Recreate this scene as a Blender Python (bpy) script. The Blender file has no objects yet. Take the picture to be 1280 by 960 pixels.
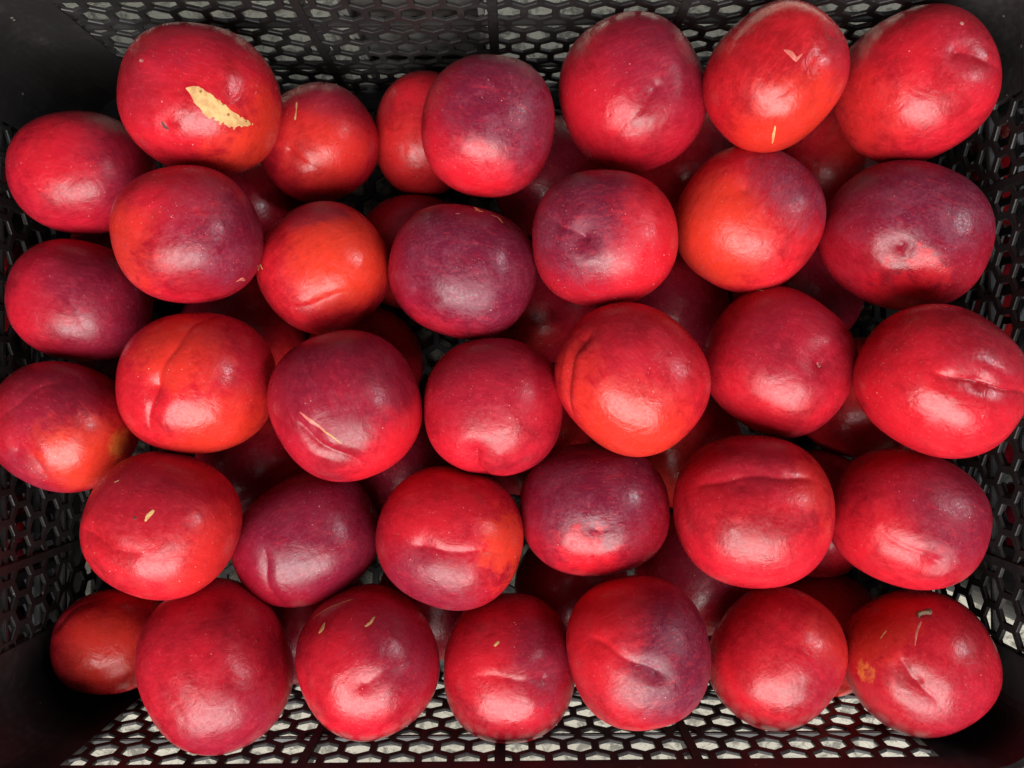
import bpy, bmesh, math, random
import numpy as np
from mathutils import Vector

sc = bpy.context.scene
R = math.radians
# ------------------------------------------------------------------ camera
cam = bpy.data.cameras.new('camera')
cam.sensor_width = 36.0
cam.lens = 28.27
cam.clip_start = 0.01
cam.clip_end = 60
cam_ob = bpy.data.objects.new('camera', cam)
cam_ob.location = (0, 0, 0.44)
cam_ob.rotation_euler = (0, 0, 0)
sc.collection.objects.link(cam_ob)
sc.camera = cam_ob
# ------------------------------------------------------------------ world: dull even shade under an awning
world = bpy.data.worlds.new('World')
sc.world = world
world.use_nodes = True
bg = world.node_tree.nodes['Background']
bg.inputs['Color'].default_value = (0.86, 0.93, 1.0, 1)
bg.inputs['Strength'].default_value = 0.08
# ------------------------------------------------------------------ lamps: the open daylight beyond the awning, and one added ground fill
def area(name, loc, target, sx, sy, watts, col, spread=180):
    l = bpy.data.lights.new(name, 'AREA')
    l.shape = 'RECTANGLE'
    l.size, l.size_y = sx, sy
    l.energy = watts
    l.color = col
    l.spread = R(spread)
    o = bpy.data.objects.new(name, l)
    o.location = loc
    o.rotation_euler = (Vector(target) - Vector(loc)).to_track_quat('-Z', 'Y').to_euler()
    sc.collection.objects.link(o)
    return o
area('daylight_opening', (-0.10, -1.30, 1.58), (0, 0, 0.08), 2.05, 1.35, 104, (1.0, 0.97, 0.93))
area('daylight_gap', (1.55, 0.45, 1.35), (0, 0, 0.08), 0.34, 0.50, 11.0, (0.88, 0.94, 1.0))
area('ground_fill_behind', (-0.02, 0.64, 1.20), (-0.02, 0.64, 0.0), 1.3, 0.30, 13, (0.97, 0.98, 0.92), 36)  # added fill without a real source; narrow cone brightens ground behind the crate
sc.view_settings.view_transform = 'Standard'
sc.view_settings.look = 'None'
sc.view_settings.exposure = 0.0
sc.view_settings.gamma = 1.0
sc.cycles.use_denoising = True
sc.cycles.max_bounces = 4

rng = np.random.default_rng(11)
random.seed(5)
FRUIT=[
dict(loc=(-0.1316,0.1195,0.0989),ax=(0.0336,0.0305,0.0311),rz=-0.151,t=0.62,
  dim=[((-0.048,-0.6,0.798),0.07,0.012)],bump=[((-0.358,0.12,0.926),0.25,0.05)],
  cre=[],
  pat=[('o',(0.843,-0.529,0.094),8,50,0.9),('p',(0.173,0.713,0.68),5,45,0.35),('p',(-0.51,-0.003,0.86),5,40,0.3)],
  label='red nectarine with a long tan leaf-shaped scar on its skin'),
dict(loc=(-0.0923,0.1148,0.0562),ax=(0.0284,0.0264,0.0266),rz=0.582,t=0.55,
  dim=[((-0.409,-0.172,0.896),0.16,0.03)],bump=[],
  cre=[((-0.409,-0.172,0.896),(-0.29,-0.505,0.813),0.07,0.02)],
  pat=[('o',(0.064,-0.456,0.888),10,60,0.55),('p',(0.711,0.343,0.614),10,50,0.6)],
  label='lower red nectarine tucked under the fruit with the tan scar, against the mesh'),
dict(loc=(-0.0434,0.1246,0.0380),ax=(0.0253,0.0300,0.0268),rz=-0.094,t=0.70,
  dim=[],bump=[],
  cre=[((-0.355,-0.057,0.933),(-0.245,-0.52,0.818),0.1,0.008)],
  pat=[('o',(-0.324,-0.626,0.709),10,60,0.3)],
  label='red nectarine half hidden behind a purple-topped one at the mesh wall'),
dict(loc=(-0.0102,0.1100,0.0943),ax=(0.0295,0.0305,0.0291),rz=-0.127,t=0.45,
  dim=[((-0.087,0.128,0.988),0.1,0.02)],bump=[],
  cre=[((-0.084,0.106,0.991),(0.066,-0.69,0.721),0.07,0.008)],
  pat=[('p',(0.334,0.125,0.934),30,75,0.95),('r',(-0.097,-0.939,0.331),10,55,0.8)],
  label='nectarine with dull purple top and speckled bright red lower side, by the mesh wall'),
dict(loc=(0.0521,0.1265,0.0880),ax=(0.0314,0.0337,0.0316),rz=0.400,t=0.40,
  dim=[((0.089,-0.273,0.958),0.17,0.035)],bump=[],
  cre=[((0.089,-0.273,0.958),(-0.643,-0.546,0.537),0.12,0.018)],
  pat=[('p',(0.479,0.106,0.871),15,70,0.6),('r',(-0.891,-0.325,0.317),10,60,0.4)],
  label='large pinkish crimson nectarine with a crease running from its dark dimple, at the mesh wall'),
dict(loc=(0.1061,0.1242,0.1127),ax=(0.0291,0.0273,0.0273),rz=0.790,t=0.85,
  dim=[((0.547,-0.181,0.818),0.15,0.03)],bump=[],
  cre=[((0.547,-0.181,0.818),(-0.779,-0.225,0.585),0.16,0.01)],
  pat=[('o',(-0.465,-0.752,0.467),15,65,0.8),('p',(0.581,-0.393,0.712),5,35,0.4)],
  label='bright scarlet nectarine with a pale curled skin scar and orange lower end'),
dict(loc=(0.1724,0.1277,0.0950),ax=(0.0317,0.0307,0.0303),rz=0.454,t=0.60,
  dim=[((0.135,0.051,0.99),0.2,0.035)],bump=[],
  cre=[((0.135,0.051,0.99),(0.587,-0.33,0.739),0.12,0.025)],
  pat=[('o',(-0.983,-0.087,0.163),5,50,0.35),('p',(0.423,0.083,0.902),5,40,0.3)],
  label='red nectarine standing in the crate corner beside the scarlet one, glossy patch on its side'),
dict(loc=(-0.1916,0.0945,0.0780),ax=(0.0305,0.0269,0.0279),rz=0.131,t=0.33,
  dim=[],bump=[],
  cre=[],
  pat=[('p',(0.911,-0.019,0.412),15,70,0.6),('r',(0.024,0.132,0.991),8,50,0.5)],
  label='crimson oval nectarine against the side wall, below the bare black corner'),
dict(loc=(-0.1342,0.0613,0.1062),ax=(0.0299,0.0284,0.0283),rz=0.215,t=0.45,
  dim=[((-0.057,0.196,0.979),0.14,0.018)],bump=[],
  cre=[((-0.057,0.196,0.979),(-0.304,-0.157,0.94),0.1,0.01)],
  pat=[('p',(0.828,-0.118,0.547),25,70,0.85),('o',(-0.66,-0.151,0.736),5,45,0.7),('r',(0.243,0.658,0.713),10,60,0.4)],
  label='nectarine half purple half orange-red, touching the fruit with the tan scar'),
dict(loc=(-0.0844,0.0518,0.0784),ax=(0.0297,0.0288,0.0284),rz=0.648,t=0.70,
  dim=[],bump=[],
  cre=[((-0.589,-0.35,0.728),(0.134,-0.626,0.768),0.06,0.012)],
  pat=[('o',(0.446,-0.198,0.873),15,65,1),('p',(0.499,0.687,0.528),10,42,0.7)],
  label='small orange-red nectarine with a dusky shoulder and a short low crease'),
dict(loc=(-0.0217,0.0497,0.0854),ax=(0.0329,0.0297,0.0304),rz=-0.261,t=0.15,
  dim=[((-0.443,-0.506,0.741),0.13,0.02)],bump=[],
  cre=[((-0.602,-0.766,0.224),(-0.165,-0.548,0.82),0.07,0.015)],
  pat=[('p',(0.241,0.144,0.96),40,90,1),('r',(0.047,-0.944,0.328),5,40,0.35)],
  label='dark purple nectarine with a wrinkled glossy dimple and small tan flecks on top'),
dict(loc=(0.0376,0.0606,0.1028),ax=(0.0312,0.0290,0.0292),rz=0.028,t=0.50,
  dim=[((-0.321,-0.145,0.936),0.13,0.045)],bump=[],
  cre=[((-0.321,-0.145,0.936),(-0.696,0.193,0.691),0.1,0.035)],
  pat=[('p',(-0.359,0.213,0.909),25,70,0.95),('r',(0.776,-0.141,0.614),10,60,0.9)],
  label='nectarine with a deep dimple, dark purple on one half and clear red on the other'),
dict(loc=(0.1034,0.0716,0.0863),ax=(0.0315,0.0312,0.0304),rz=0.976,t=0.80,
  dim=[((0.037,0.39,0.92),0.15,0.03)],bump=[],
  cre=[((0.037,0.39,0.92),(0.778,0.465,0.423),0.1,0.012)],
  pat=[('p',(0.698,-0.128,0.705),15,60,0.95),('o',(-0.672,0.441,0.595),20,65,0.9)],
  label='orange-red nectarine with a freckled purple shoulder beside its dimple'),
dict(loc=(0.1705,0.0649,0.0880),ax=(0.0352,0.0313,0.0322),rz=-0.399,t=0.42,
  dim=[((-0.256,-0.428,0.867),0.15,0.04)],bump=[],
  cre=[((-0.256,-0.428,0.867),(0.155,-0.75,0.642),0.14,0.012)],
  pat=[('p',(-0.063,0.388,0.919),25,75,1),('p',(-0.741,0.136,0.657),10,55,0.6),('r',(0.082,-0.733,0.675),5,30,0.9)],
  label='wide nectarine dusted with pale freckles, purple round a central dimple, by the side wall'),
dict(loc=(-0.1944,0.0372,0.0780),ax=(0.0301,0.0273,0.0278),rz=-0.239,t=0.25,
  dim=[],bump=[],
  cre=[((0.229,0.065,0.971),(0.616,-0.439,0.654),0.12,0.014)],
  pat=[('p',(0.769,0.094,0.633),25,80,0.7),('r',(-0.078,-0.414,0.907),5,40,0.3)],
  label='deep crimson oval nectarine against the side wall, middle one of three'),
dict(loc=(-0.1341,0.0010,0.0960),ax=(0.0329,0.0314,0.0312),rz=0.011,t=0.72,
  dim=[((-0.16,-0.05,0.986),0.12,0.03)],bump=[],
  cre=[((0.321,0.898,0.301),(-0.16,-0.05,0.986),0.07,0.025),((-0.16,-0.05,0.986),(-0.256,-0.483,0.837),0.09,0.035)],
  pat=[('o',(0.096,0.521,0.848),6,40,0.7),('o',(0.533,-0.78,0.327),10,55,0.8),('p',(0.774,0.484,0.408),5,45,0.25)],
  label='orange-red nectarine with a long straight groove ending in a notch'),
dict(loc=(-0.0695,-0.0101,0.1000),ax=(0.0326,0.0307,0.0307),rz=-1.166,t=0.35,
  dim=[((0.145,-0.291,0.946),0.12,0.02)],bump=[],
  cre=[((-0.002,-0.459,0.889),(0.703,0.01,0.711),0.07,0.04)],
  pat=[('p',(-0.413,0.325,0.851),25,75,0.6),('r',(0.882,0.414,0.224),10,55,0.9)],
  label='crimson nectarine with a scuffed slit-like crease and bright red lower edge'),
dict(loc=(-0.0086,-0.0100,0.0917),ax=(0.0307,0.0304,0.0296),rz=-0.029,t=0.40,
  dim=[((-0.187,-0.593,0.783),0.12,0.03)],bump=[],
  cre=[((-0.187,-0.593,0.783),(-0.046,-0.992,0.118),0.12,0.05)],
  pat=[('p',(-0.055,0.647,0.76),15,65,0.35),('r',(-0.452,-0.883,0.125),5,50,0.4)],
  label='pinkish crimson nectarine with a heart-like notch at its lower edge'),
dict(loc=(0.0488,0.0016,0.1080),ax=(0.0324,0.0298,0.0302),rz=-0.759,t=0.72,
  dim=[((-0.814,-0.104,0.572),0.1,0.025)],bump=[],
  cre=[((-0.794,-0.1,0.6),(-0.377,-0.832,0.407),0.06,0.045)],
  pat=[('o',(0.466,-0.634,0.617),15,60,0.8),('o',(-0.685,-0.492,0.537),5,35,0.4),('p',(-0.225,0.395,0.891),5,50,0.25)],
  label='scarlet nectarine with a sharp curved furrow down one side and orange end'),
dict(loc=(0.1187,0.0092,0.0822),ax=(0.0328,0.0325,0.0317),rz=-0.566,t=0.50,
  dim=[((0.23,0.109,0.967),0.15,0.035)],bump=[],
  cre=[((0.23,0.109,0.967),(0.351,0.369,0.861),0.1,0.02)],
  pat=[('p',(-0.202,0.248,0.947),15,60,0.4),('r',(-0.116,-0.909,0.399),10,55,0.4)],
  label='crimson-red nectarine with a pale mark on its rim and a dimple near one edge'),
dict(loc=(0.1706,0.0013,0.1168),ax=(0.0324,0.0292,0.0299),rz=-0.572,t=0.60,
  dim=[((0.026,-0.033,0.999),0.16,0.03)],bump=[((-0.788,-0.59,0.177),0.2,0.03)],
  cre=[((-0.344,-0.154,0.926),(0.793,0.329,0.513),0.09,0.045)],
  pat=[('r',(-0.238,-0.849,0.472),10,60,0.6),('p',(0.03,0.451,0.892),10,45,0.35)],
  label='large pointed red nectarine pressed over the side wall with a deep end crease'),
dict(loc=(-0.1934,-0.0182,0.0920),ax=(0.0302,0.0273,0.0279),rz=-0.507,t=0.45,
  dim=[((-0.013,-0.385,0.923),0.16,0.03)],bump=[],
  cre=[((-0.476,-0.342,0.81),(-0.089,0.708,0.7),0.1,0.015),((0.053,-0.206,0.977),(0.517,-0.569,0.639),0.1,0.02)],
  pat=[('p',(-0.001,0.627,0.779),15,60,0.55),('o',(0.798,-0.057,0.6),12,50,1),('y',(0.926,0.268,0.267),1,15,0.6),('p',(0.083,-0.853,0.515),5,45,0.6)],
  label='crimson nectarine with a glowing orange patch and wrinkled side, at the side wall'),
dict(loc=(-0.1444,-0.0588,0.1053),ax=(0.0311,0.0296,0.0294),rz=-0.382,t=0.66,
  dim=[((-0.464,-0.205,0.862),0.12,0.02)],bump=[],
  cre=[((-0.639,-0.19,0.745),(0.059,-0.159,0.986),0.08,0.03)],
  pat=[('p',(-0.148,0.711,0.687),10,55,0.3),('o',(0.944,0.066,0.324),8,45,0.4)],
  label='red nectarine with a small tan scab and a black speck beside it'),
dict(loc=(-0.0941,-0.0702,0.0722),ax=(0.0337,0.0292,0.0305),rz=0.485,t=0.18,
  dim=[],bump=[],
  cre=[((-0.283,0.146,0.948),(-0.509,-0.65,0.564),0.06,0.03)],
  pat=[('p',(0.499,0.174,0.849),40,90,0.8)],
  label='smooth dark wine-red nectarine with a short furrow at its lower end'),
dict(loc=(-0.0279,-0.0669,0.0869),ax=(0.0336,0.0305,0.0311),rz=-0.289,t=0.45,
  dim=[((-0.28,-0.047,0.959),0.11,0.03)],bump=[],
  cre=[((-0.28,-0.047,0.959),(0.625,0.141,0.768),0.14,0.022)],
  pat=[('p',(-0.066,-0.725,0.686),15,55,0.7),('o',(0.877,0.154,0.455),8,35,1),('r',(-0.353,0.697,0.623),10,55,0.5)],
  label='crimson nectarine with an orange flank, a dimple and a purple-grey lower edge'),
dict(loc=(0.0378,-0.0564,0.0785),ax=(0.0346,0.0304,0.0315),rz=0.060,t=0.30,
  dim=[((-0.103,-0.128,0.986),0.17,0.03)],bump=[],
  cre=[((-0.103,-0.128,0.986),(-0.091,-0.894,0.439),0.06,0.012)],
  pat=[('p',(-0.053,0.544,0.838),35,80,0.95),('r',(-0.157,-0.619,0.77),5,38,0.9)],
  label='dusty purple nectarine with a red segment below its dimple'),
dict(loc=(0.1021,-0.0541,0.0972),ax=(0.0330,0.0322,0.0316),rz=0.000,t=0.58,
  dim=[((-0.37,0.447,0.815),0.17,0.03)],bump=[],
  cre=[((-0.739,0.394,0.547),(0.412,0.499,0.762),0.12,0.035)],
  pat=[('p',(-0.166,0.781,0.602),5,45,0.3),('o',(0.718,0.378,0.584),5,35,0.4)],
  label='big round red nectarine with a wide mouth-like fold'),
dict(loc=(0.1713,-0.0582,0.0910),ax=(0.0323,0.0301,0.0303),rz=-0.290,t=0.45,
  dim=[((0.093,-0.438,0.894),0.12,0.03)],bump=[],
  cre=[((-0.593,-0.25,0.765),(0.093,-0.438,0.894),0.1,0.02)],
  pat=[('p',(0.208,0.315,0.926),15,60,0.75),('r',(-0.582,-0.568,0.582),10,50,0.6)],
  label='crimson nectarine with a ridged glossy fold and purple cheek near the side wall'),
dict(loc=(-0.1972,-0.1266,0.0420),ax=(0.0278,0.0250,0.0256),rz=0.000,t=0.55,
  dim=[((-0.658,0.487,0.574),0.1,0.02)],bump=[],
  cre=[((-0.69,0.416,0.592),(0.196,0.963,0.186),0.08,0.02)],
  pat=[('o',(0.276,0.084,0.958),15,70,0.7),('p',(-0.52,0.853,0.031),10,45,0.3)],
  label='small brownish-orange nectarine low down in the shaded crate corner'),
dict(loc=(-0.1275,-0.1210,0.0934),ax=(0.0310,0.0360,0.0325),rz=0.488,t=0.36,
  dim=[],bump=[],
  cre=[((-0.187,0.237,0.953),(-0.205,-0.252,0.946),0.15,0.008)],
  pat=[('p',(0.108,-0.701,0.704),5,45,0.5),('r',(-0.139,0.481,0.865),10,60,0.25)],
  label='largest plain pinkish crimson nectarine, beside the small one in the shaded corner'),
dict(loc=(-0.0629,-0.1205,0.0883),ax=(0.0304,0.0326,0.0306),rz=0.486,t=0.40,
  dim=[((0.112,-0.045,0.993),0.14,0.025)],bump=[],
  cre=[((0.112,-0.045,0.993),(0.602,-0.071,0.795),0.12,0.012)],
  pat=[('p',(0.663,0.051,0.747),10,50,0.6),('r',(-0.35,0.113,0.93),10,55,0.35)],
  label='crimson nectarine with scattered pale scabs and a shallow star-like dimple'),
dict(loc=(-0.0014,-0.1255,0.0800),ax=(0.0303,0.0322,0.0303),rz=0.011,t=0.42,
  dim=[((0.485,0.08,0.871),0.13,0.03)],bump=[],
  cre=[((-0.387,0.154,0.909),(0.485,0.08,0.871),0.12,0.018)],
  pat=[('p',(0.605,0.34,0.72),8,45,0.7),('r',(-0.615,0.348,0.707),10,50,0.5)],
  label='crimson nectarine with a bruised purple dimple and bright shiny front, above the mesh wall'),
dict(loc=(0.0536,-0.1126,0.1004),ax=(0.0303,0.0318,0.0301),rz=0.228,t=0.60,
  dim=[((0.087,0.017,0.996),0.12,0.025)],bump=[],
  cre=[((-0.571,0.478,0.667),(0.087,0.017,0.996),0.09,0.03)],
  pat=[('p',(0.591,0.062,0.804),30,75,1),('r',(-0.595,0.71,0.378),15,60,0.9)],
  label='nectarine split between bright red and smoky violet-grey halves'),
dict(loc=(0.1168,-0.1211,0.0830),ax=(0.0276,0.0310,0.0284),rz=-0.574,t=0.58,
  dim=[],bump=[],
  cre=[],
  pat=[('o',(0.242,0.807,0.538),5,40,0.4),('p',(0.399,-0.054,0.915),5,40,0.4),('r',(-0.67,-0.404,0.623),10,60,0.4)],
  label='plain red nectarine with one broad shine, beside the one with the stem remnant'),
dict(loc=(0.1778,-0.1214,0.0870),ax=(0.0304,0.0314,0.0300),rz=-1.053,t=0.55,
  dim=[((-0.253,-0.342,0.905),0.17,0.035)],bump=[],
  cre=[((-0.528,-0.385,0.757),(0.126,-0.291,0.949),0.12,0.03)],
  pat=[('o',(-0.872,-0.426,0.241),8,40,0.6),('y',(-0.435,-0.781,0.448),1,9,0.55),('p',(0.383,-0.084,0.92),5,50,0.35)],
  label='red nectarine with a dried brown stem remnant and an orange spot'),
]
# skin marks: fruit index, part name, tint, path of directions, half widths as angles
MARKS=[
(0,'scar','tan',[(0.146,-0.126,0.981),(0.277,-0.153,0.949),(0.406,-0.25,0.879),(0.541,-0.335,0.772),(0.688,-0.366,0.626),(0.87,-0.3,0.392)],[0.011,0.107,0.160,0.160,0.128,0.016]),
(0,'scar','dark',[(-0.11,-0.556,0.824),(-0.089,-0.613,0.785),(-0.018,-0.646,0.763)],[0.013,0.027,0.013]),
(0,'scar','pale',[(-0.409,0.143,0.901),(-0.347,0.12,0.93)],[0.027,0.021]),
(1,'scar','tan',[(0.319,0.863,0.391),(0.191,0.636,0.747)],[0.021,0.014]),
(1,'scar','tan',[(0.114,0.473,0.873),(0.023,0.311,0.95),(-0.093,0.154,0.984)],[0.028,0.011,0.028]),
(5,'scar','pink',[(-0.103,0.151,0.983),(-0.074,0.034,0.997),(-0.08,-0.082,0.993),(0.05,-0.083,0.995)],[0.014,0.041,0.037,0.009]),
(5,'scar','tan',[(-0.654,-0.475,0.589),(-0.7,-0.556,0.448),(-0.724,-0.657,0.21)],[0.012,0.023,0.009]),
(8,'scar','pink',[(0.538,-0.809,0.237),(0.613,-0.771,0.172),(0.62,-0.784,-0.006)],[0.017,0.035,0.012]),
(10,'scar','tan',[(-0.058,0.933,0.354),(0.038,0.833,0.552),(0.121,0.839,0.531)],[0.017,0.046,0.011]),
(10,'scar','tan',[(0.193,0.807,0.558),(0.3,0.8,0.52),(0.391,0.691,0.608)],[0.009,0.023,0.009]),
(10,'scar','pale',[(-0.216,0.662,0.718),(-0.158,0.679,0.717)],[0.014,0.014]),
(9,'scar','tan',[(-0.729,0.412,0.547),(-0.617,0.457,0.641),(-0.626,0.334,0.705)],[0.010,0.019,0.010]),
(16,'scar','pink',[(-0.163,-0.392,0.905),(0.031,-0.291,0.956),(0.219,-0.156,0.963)],[0.009,0.032,0.006]),
(16,'scar','tan',[(0.122,-0.243,0.962),(0.269,-0.137,0.953),(0.432,-0.048,0.9)],[0.006,0.014,0.005]),
(19,'scar','tan',[(-0.854,0.501,0.137),(-0.787,0.59,0.182),(-0.709,0.588,0.389)],[0.007,0.024,0.008]),
(19,'scar','pale',[(0.186,0.117,0.976),(0.267,0.074,0.961)],[0.022,0.039]),
(22,'scar','tan',[(0.062,0.248,0.967),(0.07,0.335,0.94),(0.099,0.43,0.898)],[0.017,0.033,0.028]),
(22,'scar','dark',[(-0.092,0.26,0.961),(-0.043,0.249,0.968)],[0.022,0.022]),
(22,'scar','tan',[(-0.533,0.482,0.696),(-0.48,0.538,0.693)],[0.009,0.014]),
(30,'scar','tan',[(-0.214,0.708,0.673),(-0.138,0.744,0.653),(-0.085,0.802,0.592)],[0.022,0.045,0.013]),
(30,'scar','tan',[(-0.35,0.869,0.35),(-0.099,0.919,0.382),(0.149,0.899,0.411),(0.375,0.841,0.39)],[0.006,0.012,0.009,0.006]),
(30,'scar','tan',[(0.388,0.529,0.754),(0.474,0.528,0.704),(0.562,0.567,0.602)],[0.017,0.025,0.013]),
(31,'scar','tan',[(-0.2,0.51,0.837),(-0.122,0.573,0.81)],[0.021,0.029]),
(34,'scar','pink',[(-0.778,0.163,0.607),(-0.714,0.004,0.7),(-0.576,-0.165,0.801)],[0.021,0.018,0.008]),
(34,'stem','stem',[(-0.826,0.152,0.543),(-0.821,0.252,0.513),(-0.784,0.339,0.519),(-0.739,0.359,0.571)],[0.011,0.046,0.037,0.011]),
(34,'scar','tan',[(-0.862,-0.27,-0.429),(-0.832,-0.335,-0.442),(-0.892,-0.438,-0.112)],[0.009,0.017,0.007]),
(34,'scar','tan',[(-0.761,-0.407,0.506),(-0.827,-0.266,0.496)],[0.007,0.014]),
(3,'scar','pale',[(-0.099,0.138,0.985),(-0.062,0.098,0.993)],[0.012,0.017]),
(21,'scar','pale',[(-0.1,-0.903,0.419),(-0.068,-0.911,0.407)],[0.018,0.018]),
(6,'scar','pale',[(0.339,0.373,0.864),(0.364,0.321,0.875)],[0.033,0.028]),
]
LOW=[  # fruit of the lower layer: x, y, z, radius
(-0.0488,0.0663,0.0323,0.0308),(0.0208,0.1033,0.0310,0.0310),(0.0921,0.1071,0.0324,0.0324),(0.1624,0.1131,0.0297,0.0297),
(-0.1364,0.0857,0.0313,0.0313),(-0.1964,0.0662,0.0268,0.0268),(-0.1359,0.0228,0.0319,0.0319),(-0.0754,0.0102,0.0300,0.0300),
(0.0152,0.0405,0.0321,0.0321),(0.0805,0.0378,0.0290,0.0290),(0.1432,0.0464,0.0322,0.0322),(0.1763,-0.0072,0.0309,0.0309),
(-0.1280,-0.0393,0.0308,0.0308),(-0.0522,-0.0469,0.0319,0.0319),(0.0073,-0.0234,0.0325,0.0325),(0.0848,-0.0323,0.0306,0.0306),
(-0.1939,0.0055,0.0280,0.0280),(-0.1044,-0.1182,0.0323,0.0323),(-0.0384,-0.1091,0.0300,0.0300),(-0.1800,-0.0729,0.0313,0.0313),
(0.0300,-0.1020,0.0295,0.0295),(0.0945,-0.0948,0.0323,0.0323),(0.1541,-0.0655,0.0315,0.0315),(0.1588,-0.1266,0.0299,0.0299),
]
SHORT=['tan-scarred', 'low mesh-side', 'half-hidden red', 'purple-topped', 'large pinkish', 'pale-scarred scarlet', 'corner-standing red', 'crimson oval', 'half-purple orange', 'small orange', 'dark purple', 'deep-dimpled', 'purple-shouldered orange', 'freckled wide', 'deep crimson oval', 'long-grooved', 'scuffed-slit', 'heart-notched', 'curved-furrow', 'pale-rimmed crimson', 'large pointed', 'glowing orange-patched', 'tan-scabbed', 'wine-red', 'orange-flanked', 'dusty purple', 'mouth-folded', 'ridged-fold', 'small corner', 'largest plain', 'star-dimpled', 'bruised-dimple', 'violet-halved', 'plain red', 'stem-bearing']
# ------------------------------------------------------------------ materials
class NT:
    """small helper round a node tree"""
    def __init__(self, name):
        self.m = bpy.data.materials.new(name)
        self.m.use_nodes = True
        self.t = self.m.node_tree
        self.t.nodes.clear()
        self.out = self.t.nodes.new('ShaderNodeOutputMaterial')
        self.bsdf = self.t.nodes.new('ShaderNodeBsdfPrincipled')
        self.t.links.new(self.bsdf.outputs[0], self.out.inputs[0])
    def n(self, kind, **kw):
        x = self.t.nodes.new('ShaderNode' + kind)
        for k, v in kw.items():
            if k.startswith('_'):
                x.inputs[k[1:].replace('_', ' ')].default_value = v
            else:
                setattr(x, k, v)
        return x
    def l(self, a, b):
        self.t.links.new(a, b)
    def math(self, op, a, b=None, c=None, clamp=False):
        x = self.n('Math', operation=op, use_clamp=clamp)
        for i, v in enumerate((a, b, c)):
            if v is None: continue
            if isinstance(v, (int, float)): x.inputs[i].default_value = v
            else: self.l(v, x.inputs[i])
        return x.outputs[0]
    def ramp(self, v, a, b, lo=0.0, hi=1.0, smooth=True):
        x = self.n('MapRange')
        if smooth: x.interpolation_type = 'SMOOTHSTEP'
        self.l(v, x.inputs['Value'])
        for k, q in (('From Min', a), ('From Max', b), ('To Min', lo), ('To Max', hi)):
            x.inputs[k].default_value = q
        return x.outputs['Result']
    def mix(self, f, a, b, mode='MIX'):
        x = self.n('Mix', data_type='RGBA', blend_type=mode)
        for s, v in ((x.inputs['Factor'], f), (x.inputs['A'], a), (x.inputs['B'], b)):
            if isinstance(v, (int, float)): s.default_value = v
            elif isinstance(v, tuple): s.default_value = (*v, 1) if len(v) == 3 else v
            else: self.l(v, s)
        return x.outputs['Result']
    def noise(self, vec, scale, detail=4, rough=0.55, dist=0.0):
        x = self.n('TexNoise', _Scale=scale, _Detail=detail, _Roughness=rough, _Distortion=dist)
        if vec is not None: self.l(vec, x.inputs['Vector'])
        return x.outputs['Fac']

CRIMSON = (0.275, 0.004, 0.020)
SCARLET = (0.53, 0.009, 0.013)
TINT = {'o': (0.60, 0.034, 0.010), 'p': (0.115, 0.0045, 0.021), 'r': (0.56, 0.008, 0.016), 'y': (0.62, 0.19, 0.03)}

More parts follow.
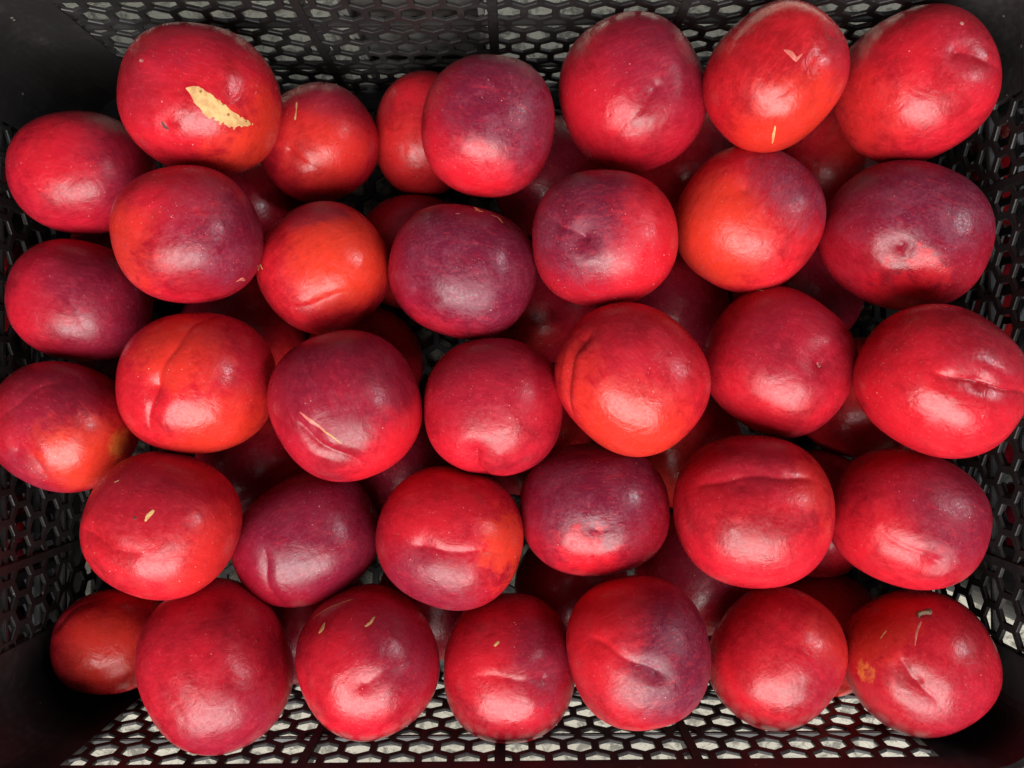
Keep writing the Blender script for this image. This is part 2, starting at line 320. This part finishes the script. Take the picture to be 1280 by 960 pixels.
def skin(name, t, pats, seed, bloom=0.12, rough=0.33):
    freckle = .15 if bloom > .1 else 0.0
    k = NT(name)
    rs = random.Random(seed)
    tc = k.n('TexCoord')
    unit = k.n('VectorMath', operation='SCALE'); unit.inputs['Scale'].default_value = 1 / 0.031
    k.l(tc.outputs['Object'], unit.inputs[0])
    nrm = k.n('VectorMath', operation='NORMALIZE'); k.l(unit.outputs[0], nrm.inputs[0])
    off = k.n('VectorMath', operation='ADD'); k.l(unit.outputs[0], off.inputs[0])
    off.inputs[1].default_value = (rs.uniform(-50, 50), rs.uniform(-50, 50), rs.uniform(-50, 50))
    P = off.outputs[0]
    mp = k.n('Mapping'); k.l(P, mp.inputs['Vector'])
    mp.inputs['Rotation'].default_value = (rs.uniform(-.6, .6), rs.uniform(-.6, .6), rs.uniform(0, 3.14))
    mp.inputs['Scale'].default_value = (1.6, 7.0, 7.0)
    big = k.noise(P, 1.3, 2, .5, .4)
    mid = k.noise(P, 5.0, 5, .7, .5)
    fine = k.noise(P, 26, 3, .65)
    streak = k.noise(mp.outputs[0], 1.6, 4, .6)
    base = tuple(CRIMSON[i] * (1 - t) + SCARLET[i] * t for i in range(3))
    lo = tuple(c * 0.62 for c in base)
    hi = tuple(min(1, c * 1.18) for c in base)
    col = k.mix(k.ramp(k.math('ADD', k.math('MULTIPLY', big, .6), k.math('MULTIPLY', mid, .4)), .34, .64), lo, hi)
    wob = k.math('ADD', k.math('MULTIPLY', k.math('SUBTRACT', mid, .5), .5), k.math('ADD', k.math('MULTIPLY', k.math('SUBTRACT', streak, .5), .26), k.math('MULTIPLY', k.math('SUBTRACT', big, .5), .5)))
    pm = None
    for kind, d, a, b, s in pats:
        dn = k.n('VectorMath', operation='DOT_PRODUCT'); k.l(nrm.outputs[0], dn.inputs[0]); dn.inputs[1].default_value = d
        w = 1.0 if kind != 'y' else .12
        v = k.math('ADD', dn.outputs['Value'], k.math('MULTIPLY', wob, w))
        f = k.ramp(v, math.cos(R(b)), math.cos(R(a)), 0, s * (.8 if kind == 'o' else 1))
        if kind == 'p': pm = f if pm is None else k.math('MAXIMUM', pm, f)
        col = k.mix(f, col, TINT[kind])
    # fine streaks and mottling of the skin colour
    col = k.mix(k.ramp(streak, .5, .75, 0, .22), col, tuple(min(1, c * 1.5 + .012) for c in base))
    col = k.mix(k.ramp(fine, .5, .78, 0, .22), col, tuple(c * .45 for c in base))
    mf = k.n('Mapping'); k.l(mp.outputs[0], mf.inputs['Vector']); mf.inputs['Scale'].default_value = (2.0, 3.6, 3.6)
    fib = k.noise(mf.outputs[0], 1.4, 3, .6)
    col = k.mix(k.ramp(fib, .52, .72, 0, .24), col, tuple(min(1, c * 1.55 + .02) for c in base))
    col = k.mix(k.ramp(fib, .46, .32, 0, .18), col, tuple(c * .5 for c in base))
    # waxy bloom: a dusty film in patches, stronger on the purple side
    bl = k.ramp(k.math('ADD', k.math('MULTIPLY', k.noise(P, 2.2, 4, .7, .8), .7), k.math('MULTIPLY', fine, .3)), .40, .72, 0.02, bloom)
    if pm is not None: bl = k.math('MULTIPLY', bl, k.math('ADD', k.math('MULTIPLY', pm, 1.5), .7))
    col = k.mix(bl, col, (0.30, 0.07, 0.115))
    # lenticels: sparse pale dots of two sizes
    area_ = k.ramp(big, .40, .60, .1, 1)
    for sc_, r0, keep, amt in ((12.0, .10, .5, .75), (27.0, .15, .4 - freckle, .5 + freckle)):
        vo = k.n('TexVoronoi', _Scale=sc_); k.l(P, vo.inputs['Vector'])
        sp = k.n('SeparateColor'); k.l(vo.outputs['Color'], sp.inputs[0])
        size = k.math('MULTIPLY', sp.outputs[1], r0)
        dot = k.math('MULTIPLY', k.math('LESS_THAN', vo.outputs['Distance'], size), k.math('GREATER_THAN', sp.outputs[0], keep))
        col = k.mix(k.math('MULTIPLY', k.math('MULTIPLY', dot, area_), amt), col, (0.72, 0.36, 0.30))
    k.l(col, k.bsdf.inputs['Base Color'])
    rg = k.math('ADD', k.math('MULTIPLY', k.ramp(k.math('ADD', k.math('MULTIPLY', mid, .5), k.math('MULTIPLY', fine, .5)), .36, .64), .20), k.math('ADD', k.math('MULTIPLY', bl, .9), rough - .08))
    k.l(rg, k.bsdf.inputs['Roughness'])
    k.bsdf.inputs['Specular IOR Level'].default_value = 0.36
    # relief: shallow dents that break the shine, and a fine pore texture
    b1 = k.n('Bump', _Strength=.30, _Distance=.0018); k.l(k.noise(P, 3.0, 4, .55, .5), b1.inputs['Height'])
    b2 = k.n('Bump', _Strength=.10, _Distance=.0004); k.l(k.math('ADD', k.noise(P, 48, 3, .7), k.math('MULTIPLY', streak, .5)), b2.inputs['Height'])
    k.l(b1.outputs[0], b2.inputs['Normal'])
    k.l(b2.outputs[0], k.bsdf.inputs['Normal'])
    return k.m

def scab(name, a, b, c, rough=.7):
    k = NT(name)
    tc = k.n('TexCoord')
    n1 = k.noise(tc.outputs['Object'], 320, 5, .6)
    col = k.mix(k.ramp(n1, .38, .62), a, b)
    vo = k.n('TexVoronoi', _Scale=520.0); k.l(tc.outputs['Object'], vo.inputs['Vector'])
    sp = k.n('SeparateColor'); k.l(vo.outputs['Color'], sp.inputs[0])
    d = k.math('MULTIPLY', k.math('LESS_THAN', vo.outputs['Distance'], k.math('MULTIPLY', sp.outputs[1], .34)), k.math('GREATER_THAN', sp.outputs[0], .74))
    col = k.mix(k.math('MULTIPLY', d, .8), col, c)
    at = k.n('Attribute', attribute_name='rim')
    col = k.mix(k.ramp(k.math('ADD', at.outputs['Fac'], k.math('MULTIPLY', k.math('SUBTRACT', n1, .5), .9)), .75, 1.05, 0, .8), col, (.20, .03, .012))
    k.l(col, k.bsdf.inputs['Base Color'])
    k.bsdf.inputs['Roughness'].default_value = rough
    b = k.n('Bump', _Strength=.5, _Distance=.0004); k.l(n1, b.inputs['Height']); k.l(b.outputs[0], k.bsdf.inputs['Normal'])
    return k.m

SCAB = {
    'tan': scab('tan_scar', (.44, .23, .085), (.60, .36, .14), (.14, .06, .02)),
    'pale': scab('pale_scar', (.36, .11, .10), (.48, .20, .17), (.5, .2, .16), .5),
    'pink': scab('pink_scar', (.48, .10, .08), (.60, .20, .15), (.5, .1, .08), .45),
    'dark': scab('dark_scar', (.05, .012, .01), (.10, .02, .015), (.02, .01, .01)),
    'stem': scab('dried_stem', (.06, .035, .02), (.15, .085, .045), (.04, .02, .01), .8),
}

def plastic(name, c, rough):
    k = NT(name)
    tc = k.n('TexCoord')
    n1 = k.noise(tc.outputs['Object'], 18, 6, .6)
    n2 = k.noise(tc.outputs['Object'], 260, 4, .6)
    mp = k.n('Mapping'); k.l(tc.outputs['Object'], mp.inputs['Vector']); mp.inputs['Scale'].default_value = (60, 60, 900)
    n3 = k.noise(mp.outputs[0], 1.0, 3, .6)
    dust = k.ramp(k.math('ADD', k.math('MULTIPLY', n1, .6), k.math('MULTIPLY', n2, .4)), .46, .70, 0, .5)
    col = k.mix(dust, c, tuple(min(1, x * 2.6 + .012) for x in c))
    vo = k.n('TexVoronoi', _Scale=190.0); k.l(tc.outputs['Object'], vo.inputs['Vector'])
    sp = k.n('SeparateColor'); k.l(vo.outputs['Color'], sp.inputs[0])
    d = k.math('MULTIPLY', k.math('LESS_THAN', vo.outputs['Distance'], k.math('MULTIPLY', sp.outputs[1], .14)), k.math('GREATER_THAN', sp.outputs[0], .82))
    col = k.mix(k.math('MULTIPLY', d, .7), col, (.20, .18, .16))
    k.l(col, k.bsdf.inputs['Base Color'])
    k.l(k.ramp(n1, .3, .7, rough - .08, rough + .16), k.bsdf.inputs['Roughness'])
    b = k.n('Bump', _Strength=.35, _Distance=.0003); k.l(k.math('ADD', n2, k.math('MULTIPLY', n3, .6)), b.inputs['Height'])
    k.l(b.outputs[0], k.bsdf.inputs['Normal'])
    return k.m

M_CRATE = plastic('black_crate_plastic', (.016, .0145, .0145), .42)
M_CRATE2 = plastic('worn_crate_plastic', (.020, .021, .023), .46)
M_PLATE = plastic('grey_plate_plastic', (.085, .082, .078), .5)

def ground_mat():
    k = NT('pale_concrete')
    tc = k.n('TexCoord')
    o = tc.outputs['Object']
    a = k.noise(o, 7, 6, .65, .3); b = k.noise(o, 105, 5, .7, .8); c = k.noise(o, 300, 4, .6)
    col = k.mix(k.ramp(a, .3, .7), (.29, .275, .225), (.41, .39, .33))
    col = k.mix(k.ramp(b, .47, .60, 0, .85), col, (.10, .095, .08))
    col = k.mix(k.ramp(b, .36, .26, 0, .6), col, (.50, .48, .41))
    col = k.mix(k.ramp(c, .55, .7, 0, .35), col, (.2, .19, .17))
    k.l(col, k.bsdf.inputs['Base Color'])
    k.bsdf.inputs['Roughness'].default_value = .85
    bp = k.n('Bump', _Strength=.6, _Distance=.003); k.l(b, bp.inputs['Height']); k.l(bp.outputs[0], k.bsdf.inputs['Normal'])
    return k.m

# ------------------------------------------------------------------ mesh helpers
def link(name, me, mat, parent=None):
    o = bpy.data.objects.new(name, me)
    sc.collection.objects.link(o)
    if mat and not me.materials: me.materials.append(mat)
    if parent: o.parent = parent
    return o

def from_bm(name, bm, mat, parent=None, smooth=False):
    me = bpy.data.meshes.new(name)
    bm.normal_update(); bm.to_mesh(me); bm.free()
    if smooth: me.polygons.foreach_set('use_smooth', [True] * len(me.polygons))
    return link(name, me, mat, parent)

def tag(o, label, cat, group=None):
    o['label'] = label; o['category'] = cat
    if group: o['group'] = group

def box(bm, lo, hi, bev=0.0):
    vs = [bm.verts.new((x, y, z)) for x in (lo[0], hi[0]) for y in (lo[1], hi[1]) for z in (lo[2], hi[2])]
    fs = [bm.faces.new([vs[i] for i in q]) for q in ((0,1,3,2), (4,6,7,5), (0,4,5,1), (2,3,7,6), (0,2,6,4), (1,5,7,3))]
    if bev:
        es = {e for f in fs for e in f.edges}
        bmesh.ops.bevel(bm, geom=list(es), offset=bev, segments=2, affect='EDGES')

# ------------------------------------------------------------------ ground
gm = bpy.data.meshes.new('ground')
gm.from_pydata([(-4, -4, 0), (4, -4, 0), (4, 4, 0), (-4, 4, 0)], [], [(0, 1, 2, 3)])
ground = link('ground', gm, ground_mat())
ground.location.z = -0.012
ground['kind'] = 'structure'

# ------------------------------------------------------------------ crate (metres; floor top at z = 0)
HX, HY = 0.2213, 0.1593          # inner half sizes
ZP, ZR = 0.1058, 0.119           # top of the perforation, top of the rim
PX, PY = 0.1835, 0.1195          # half lengths of the perforated stretch
PITCH = 0.0138
ROW = PITCH * math.sqrt(3) / 2
HOLE = 0.0104 / math.sqrt(3)     # hole corner radius
TH = 0.0015                      # wall thickness

def lattice(rows, halfu, place, thick, keep=lambda u, v: True):
    """hexagon mesh panel; rows: list of (v, odd); place(u, v, w) gives the point, w across the thickness"""
    bm = bmesh.new()
    RO = PITCH / math.sqrt(3)
    ang = [math.pi / 2 + i * math.pi / 3 for i in range(6)]
    for v, odd in rows:
        n = int(halfu / PITCH) + 2
        for i in range(-n, n + 1):
            u = (i + (0.5 if odd else 0)) * PITCH
            if abs(u) > halfu + PITCH * .3 or not keep(u, v): continue
            rings = []
            hu = HOLE * random.uniform(.975, 1.02)
            for w, rad in ((0, RO), (0, hu + .0003), (.0004, hu), (thick, hu), (thick, RO)):
                rings.append([bm.verts.new(place(u + rad * math.cos(a), v + rad * math.sin(a), w)) for a in ang])
            for A, B in zip(rings, rings[1:]):
                for j in range(6):
                    bm.faces.new((A[j], A[(j + 1) % 6], B[(j + 1) % 6], B[j]))
    bmesh.ops.remove_doubles(bm, verts=bm.verts, dist=2e-5)
    bmesh.ops.recalc_face_normals(bm, faces=bm.faces)
    return bm

Z0 = 0.102                        # centre of the uppermost row of holes (cut in half by the rim band)
WALL_ROWS = [(Z0 - i * ROW, i % 2 == 1) for i in range(9)]
RIB_Z = (Z0 - 2 * ROW, Z0 - 6 * ROW)
FLOOR_ROWS = [(i * ROW, i % 2 == 1) for i in range(-12, 13)]

def make_crate(name, label, mat, plate=False):
    root = bpy.data.objects.new(name, None)
    sc.collection.objects.link(root)
    tag(root, label, 'crate')
    # walls: long sides at +-HY, short sides at +-HX
    for s in (1, -1):
        w = from_bm('perforated_wall', lattice(WALL_ROWS, PX, lambda u, v, d: (u, s * (HY + d), v), TH), mat, root)
        for x in (0, 6 * PITCH, -6 * PITCH):
            bm = bmesh.new()
            box(bm, (x - .0023, min(s * (HY - .0004), s * (HY + .0050)), .0005), (x + .0023, max(s * (HY - .0004), s * (HY + .0050)), ZP + .001), .0005)
            from_bm('upright_rib', bm, mat, w)
        for z in RIB_Z:
            bm = bmesh.new()
            box(bm, (-PX - .002, min(s * (HY + .0003), s * (HY + .0044)), z - .0013), (PX + .002, max(s * (HY + .0003), s * (HY + .0044)), z + .0013), .0004)
            from_bm('cross_rib', bm, mat, w)
        w = from_bm('perforated_wall', lattice(WALL_ROWS, PY, lambda u, v, d: (s * (HX + d), u, v), TH), mat, root)
        for y in (0, 6 * PITCH, -6 * PITCH):
            bm = bmesh.new()
            box(bm, (min(s * (HX - .0004), s * (HX + .0050)), y - .0023, .0005), (max(s * (HX - .0004), s * (HX + .0050)), y + .0023, ZP + .001), .0005)
            from_bm('upright_rib', bm, mat, w)
        for z in RIB_Z:
            bm = bmesh.new()
            box(bm, (min(s * (HX + .0003), s * (HX + .0044)), -PY - .002, z - .0013), (max(s * (HX + .0003), s * (HX + .0044)), PY + .002, z + .0013), .0004)
            from_bm('cross_rib', bm, mat, w)
    # floor grid with a solid border
    from_bm('floor_grid', lattice(FLOOR_ROWS, HX - .006, lambda u, v, d: (u, v, -d), .003, lambda u, v: math.hypot(max(0, abs(u) - HX + .024), max(0, abs(v) - HY + .024)) < .0185), mat, root)
    # solid rounded corners, full height
    def path(r, inset, seg=10):
        cx, cy = HX - r, HY - r
        pts = [(PX - .0002, HY + inset)]
        for i in range(seg + 1):
            a = math.pi / 2 * (1 - i / seg)
            pts.append((cx + (r + inset) * math.cos(a), cy + (r + inset) * math.sin(a)))
        pts.append((HX + inset, PY - .0002))
        return pts
    for sx in (1, -1):
        for sy in (1, -1):
            bm = bmesh.new()
            inn, outp = path(.024, -.0005), path(.024, .0032)
            cols = []
            for z in (-.010, ZP + .0004):
                cols.append([[bm.verts.new((sx * x, sy * y, z)) for x, y in p] for p in (inn, outp)])
            n = len(inn)
            for j in range(n - 1):
                for A, B in ((cols[0][0], cols[1][0]), (cols[1][0], cols[1][1]), (cols[1][1], cols[0][1]), (cols[0][1], cols[0][0])):
                    bm.faces.new((A[j], A[j + 1], B[j + 1], B[j]))
            for j in (0, n - 1):
                bm.faces.new((cols[0][0][j], cols[1][0][j], cols[1][1][j], cols[0][1][j]))
            bmesh.ops.recalc_face_normals(bm, faces=bm.faces)
            o = from_bm('corner_post', bm, mat, root)
    # rim: a closed rounded band above the perforation, with an outward lip on top
    def loop(inset, r=.024, seg=10):
        pts = []
        for q, (sx, sy) in enumerate(((1, 1), (-1, 1), (-1, -1), (1, -1))):
            for i in range(seg + 1):
                a = q * math.pi / 2 + math.pi / 2 * i / seg
                pts.append((sx * (HX - r) + (r + inset) * math.cos(a), sy * (HY - r) + (r + inset) * math.sin(a)))
        return pts
    bm = bmesh.new()
    prof = [(-.0009, ZP), (-.0009, ZR - .002), (.0008, ZR), (.0060, ZR), (.0070, ZR - .0012), (.0070, ZR - .008), (.0056, ZR - .008), (.0056, ZR - .004), (.0040, ZR - .004), (.0036, ZP)]
    rings = [[bm.verts.new((x, y, z)) for x, y in loop(i)] for i, z in prof]
    n = len(rings[0])
    for a in range(len(rings)):
        A, B = rings[a], rings[(a + 1) % len(rings)]
        for j in range(n):
            bm.faces.new((A[j], A[(j + 1) % n], B[(j + 1) % n], B[j]))
    bmesh.ops.recalc_face_normals(bm, faces=bm.faces)
    from_bm('rim', bm, mat, root)
    # skirt round the floor
    bm = bmesh.new()
    prof = [(-.010, -.0032), (-.010, .0012), (.0030, .0012), (.0036, -.0115), (.0010, -.0115), (.0006, -.0032)]
    rings = [[bm.verts.new((x, y, z)) for x, y in loop(i)] for i, z in prof]
    for a in range(len(rings)):
        A, B = rings[a], rings[(a + 1) % len(rings)]
        for j in range(n):
            bm.faces.new((A[j], A[(j + 1) % n], B[(j + 1) % n], B[j]))
    bmesh.ops.recalc_face_normals(bm, faces=bm.faces)
    from_bm('base_skirt', bm, mat, root)
    if plate:
        bm = bmesh.new()
        box(bm, (-.066, HY + .0105, -.004), (-.004, HY + .0135, ZP + .006), .001)
        for x in (-.066, -.0065):
            box(bm, (x, HY + .0027, .000), (x + .0025, HY + .0104, ZP + .005))
        from_bm('grey_plate', bm, M_PLATE, root)  # plain plate standing for an unidentified grey thing behind the far wall
    return root

def copy_tree(o, parent=None):
    c = o.copy(); sc.collection.objects.link(c); c.parent = parent
    for ch in list(o.children):
        copy_tree(ch, c)
    return c

crate = make_crate('fruit_crate', 'black plastic crate with hexagon mesh walls, filled with red nectarines', M_CRATE, True)
crate.location = (-.0068, .0018, 0)
crate.rotation_euler.z = R(.6)
side = make_crate('neighbour_crate', 'black mesh crate glimpsed through the side wall by three oval nectarines', M_CRATE2)
side.location = (-.0068 - 2 * HX - .0165, -.012, 0)
side.rotation_euler.z = R(.2)
side2 = copy_tree(side)
side2['label'] = 'dark mesh crate glimpsed through the side wall beside the large pointed nectarine'
side2.location = (-.0068 + 2 * HX + .0170, .047, 0)
side2.rotation_euler.z = R(.9)

# ------------------------------------------------------------------ nectarines
def cube_sphere(n):
    vs, idx, fs = [], {}, []
    ax = [(0, 1, 2), (1, 2, 0), (2, 0, 1)]
    tn = [math.tan((i / n - .5) * math.pi / 2) for i in range(n + 1)]
    for a, b, c in ax:
        for s in (1, -1):
            g = []
            for i in range(n + 1):
                row = []
                for j in range(n + 1):
                    p = [0, 0, 0]; p[a] = s; p[b] = tn[i]; p[c] = tn[j] * s
                    L = math.sqrt(p[0] ** 2 + p[1] ** 2 + p[2] ** 2)
                    p = (p[0] / L, p[1] / L, p[2] / L)
                    key = (round(p[0], 5), round(p[1], 5), round(p[2], 5))
                    if key not in idx:
                        idx[key] = len(vs); vs.append(p)
                    row.append(idx[key])
                g.append(row)
            for i in range(n):
                for j in range(n):
                    fs.append((g[i][j], g[i + 1][j], g[i + 1][j + 1], g[i][j + 1]))
    return np.array(vs), fs

SPH = {n: cube_sphere(n) for n in (60, 28)}

def waves(seed, k):
    r = np.random.default_rng(seed)
    d = r.normal(size=(k, 3)); d /= np.linalg.norm(d, axis=1)[:, None]
    return d, r.uniform(0, 6.28, k), r.uniform(.6, 1.4, k)

def shape_of(q, seed):
    """radial factor as a function of unit directions"""
    W1, W2 = waves(seed, 7), waves(seed + 1, 12)
    ax = np.array(q['ax'])
    def f(d):
        r = np.ones(len(d))
        # a slightly boxy round, as stone fruit are
        r *= (np.abs(d) ** 2.25).sum(1) ** (-1 / 2.25) * .975
        for (dirs, ph, sc_), fr, am in ((W1, 2.3, .0095), (W2, 5.5, .0014)):
            for a in range(len(ph)):
                r += am * np.cos(fr * sc_[a] * (d @ dirs[a]) + ph[a])
        for c, rad, dep in q.get('dim', ()):
            c = np.array(c); c = c / np.linalg.norm(c)
            an = np.arccos(np.clip(d @ c, -1, 1))
            r -= dep * (np.exp(-an / (rad * .62)) * 1.35 + np.exp(-(an / (rad * 2.6)) ** 2) * .45)
            r += dep * .25 * np.exp(-((an - rad * 2.4) / (rad * .9)) ** 2)
        for c, rad, h in q.get('bump', ()):
            c = np.array(c); c = c / np.linalg.norm(c)
            an = np.arccos(np.clip(d @ c, -1, 1))
            r += h * np.exp(-(an / rad) ** 2)
        for a, b, w, dep in q.get('cre', ()):
            a = np.array(a, float); b = np.array(b, float)
            a /= np.linalg.norm(a); b /= np.linalg.norm(b)
            nn = np.cross(a, b); nn /= np.linalg.norm(nn)
            m = np.cross(nn, a)
            L = math.acos(max(-1, min(1, float(a @ b))))
            off = np.arcsin(np.clip(d @ nn, -1, 1))
            al = np.arctan2(d @ m, d @ a)
            wig = off + .02 * np.sin(al * 9 + seed)
            fade = 1 / (1 + np.exp(-(al + .04) / .05)) / (1 + np.exp((al - L - .06) / .07))
            fade = np.where(np.abs(al) > 2.2, 0, fade)
            r -= dep * fade * (1.1 * np.exp(-np.abs(wig) / (w * .55)) + .35 * np.exp(-(wig / (w * 2.6)) ** 2))
            r += dep * .22 * fade * np.exp(-((np.abs(wig) - w * 2.3) / (w * 1.1)) ** 2)
            r += dep * .25 * fade * np.tanh(wig / w) * np.exp(-(wig / (w * 4)) ** 2)
        return r
    return lambda d: d * f(d)[:, None] * ax

def fruit_mesh(name, fn, n):
    vs, fs = SPH[n]
    me = bpy.data.meshes.new(name)
    me.from_pydata(fn(vs).tolist(), [], fs)
    me.polygons.foreach_set('use_smooth', [True] * len(me.polygons))
    me.update()
    return me

SURF = []
TOP = []
for i, q in enumerate(FRUIT):
    fn = shape_of(q, 100 + 7 * i)
    me = fruit_mesh('nectarine', fn, 60)
    dusty = any(p[0] == 'p' and p[4] > .8 for p in q['pat'])
    o = link('nectarine', me, skin('nectarine_skin', q['t'], q['pat'], 31 + i, .15 if dusty else .08, .235 + .07 * ((i * 37) % 5) / 5))
    o.location = q['loc']; o.rotation_euler.z = q['rz']
    tag(o, q['label'], 'nectarine', 'nectarines heaped in the crate')
    SURF.append(fn); TOP.append(o)

def skin_mark(i, name, tint, pts, wid):
    """a scab that follows the skin: domed in the middle, its edges sunk below the surface"""
    fn = SURF[i]
    P = np.array(pts, float); W = np.array(wid, float)
    m = max(8, 4 * (len(P) - 1))
    s = np.linspace(0, len(P) - 1, m + 1)
    path = np.stack([np.interp(s, range(len(P)), P[:, k]) for k in range(3)], 1)
    path /= np.linalg.norm(path, axis=1)[:, None]
    w = np.interp(s, range(len(P)), W)
    w = w * (1 - np.abs(np.linspace(-1, 1, m + 1)) ** 5 * .85)
    rr = random.Random(i * 13 + len(pts))
    tang = np.gradient(path, axis=0)
    sidev = np.cross(path, tang); sidev /= np.maximum(np.linalg.norm(sidev, axis=1), 1e-9)[:, None]
    K = 6
    dirs, lift, rim = [], [], []
    thick = .0055
    for a in range(m + 1):
        wl, wr = w[a] * rr.uniform(.9, 1.3), w[a] * rr.uniform(.9, 1.3)
        for b in range(K + 1):
            t = b / K * 2 - 1
            dirs.append(path[a] + sidev[a] * t * (wr if t > 0 else wl))
            e = min(a, m - a) / m * 8
            rim.append(max(abs(t), 1 - 2.2 * e))
            lift.append(-.004 + min(thick, .004 + max(w[a], .01) * .22) * min(1, (1 - abs(t)) * 2.4) * min(1, .35 + e))
    dirs = np.array(dirs); dirs /= np.linalg.norm(dirs, axis=1)[:, None]
    co = fn(dirs) * (1 + np.array(lift))[:, None]
    fs = [(a * (K + 1) + b, a * (K + 1) + b + 1, (a + 1) * (K + 1) + b + 1, (a + 1) * (K + 1) + b) for a in range(m) for b in range(K)]
    me = bpy.data.meshes.new(name)
    me.from_pydata(co.tolist(), [], fs)
    bm = bmesh.new(); bm.from_mesh(me); bmesh.ops.recalc_face_normals(bm, faces=bm.faces); bm.to_mesh(me); bm.free()
    me.attributes.new('rim', 'FLOAT', 'POINT').data.foreach_set('value', rim)
    me.polygons.foreach_set('use_smooth', [True] * len(me.polygons))
    link(name, me, SCAB[tint], TOP[i])

def dried_stem(i, d, lean, mat):
    """a short crooked stub of stem with a frayed end, rooted in the skin"""
    d = np.array(d, float); d /= np.linalg.norm(d)
    p = Vector(SURF[i](d[None])[0]); nrm = Vector(d)
    lean = Vector(lean); side_ = nrm.cross(lean).normalized()
    bm = bmesh.new()
    rings = []
    spine = [(-.0015, 0, .0016), (.0006, .0004, .0013), (.0016, .0018, .0009), (.0021, .0036, .0010), (.0019, .0050, .0014), (.0022, .0058, .0009)]
    for a, (up, out_, r) in enumerate(spine):
        c = p + nrm * up + lean * out_
        rings.append([bm.verts.new(c + (nrm * math.cos(t) + side_ * math.sin(t)) * r * (1 + .25 * math.sin(3 * t + a))) for t in [j * math.pi / 4 for j in range(8)]])
    for A, B in zip(rings, rings[1:]):
        for j in range(8): bm.faces.new((A[j], A[(j + 1) % 8], B[(j + 1) % 8], B[j]))
    bm.faces.new(rings[0]); bm.faces.new(rings[-1])
    bmesh.ops.recalc_face_normals(bm, faces=bm.faces)
    from_bm('stem', bm, mat, TOP[i], True)

for a in MARKS:
    if a[1] == 'stem':
        e = np.array(a[3][-1]) - np.array(a[3][0])
        dried_stem(a[0], a[3][0], tuple(e / np.linalg.norm(e)), SCAB['stem'])
    else:
        skin_mark(*a)

# the lower layer: three shapes shared between the fruit that show only in the gaps
protos = []
for j in range(4):
    q = dict(ax=(.031, .031 * (.95 + .03 * j), .0292), dim=[((.3, -.4, .85), .15, .03)] if j % 2 else [], cre=[((-.5, .4, .8), (.3, .5, .8), .09, .03)] if j != 1 else [])
    protos.append((fruit_mesh('nectarine', shape_of(q, 900 + 11 * j), 28), skin('lower_nectarine_skin', .3 + .14 * j, [('p', (.4, .5, .75), 20, 75, .7), ('o', (-.6, -.5, .4), 8, 50, .5)] if j != 3 else [('o', (.2, -.4, .85), 10, 70, .6)], 700 + j, .06, .25)))
def lower_fruit(j, x, y, z, r, label, group):
    me, mt = protos[j % 4]
    o = link('nectarine', me, mt)
    o.location = (x, y, z); o.scale = (r / .031,) * 3
    o.rotation_euler = (.4 * math.sin(j * 2.1), .4 * math.cos(j * 1.7), j * 2.4)
    tag(o, label, 'nectarine', group)

for j, (x, y, z, r) in enumerate(LOW):
    near = sorted(range(len(FRUIT)), key=lambda a: (Vector(FRUIT[a]['loc']) - Vector((x, y, z))).length)[:2]
    lower_fruit(j, x, y, z, r, 'shaded nectarine under the %s and the %s ones' % tuple(SHORT[a] for a in near), 'nectarines of the bottom layer')

# fruit of the two crates next door, where it lies against their mesh
for s, cx, cy, what in ((1, side.location.x, side.location.y, 'beyond the wall by three oval ones'), (-1, side2.location.x, side2.location.y, 'beyond the wall beside the large pointed one')):
    for lev, (z, n, dx) in enumerate(((.0305, 5, .0), (.083, 4, .006))):
        for a in range(n):
            y = cy + (a - (n - 1) / 2) * .0625
            if abs(y - cy) > HY - .033: continue
            lower_fruit(40 + a + 5 * lev, cx + s * (HX - .033 - dx), y, z, .0305, 'dark nectarine in a neighbouring crate, ' + what, 'nectarines in the crate ' + what)
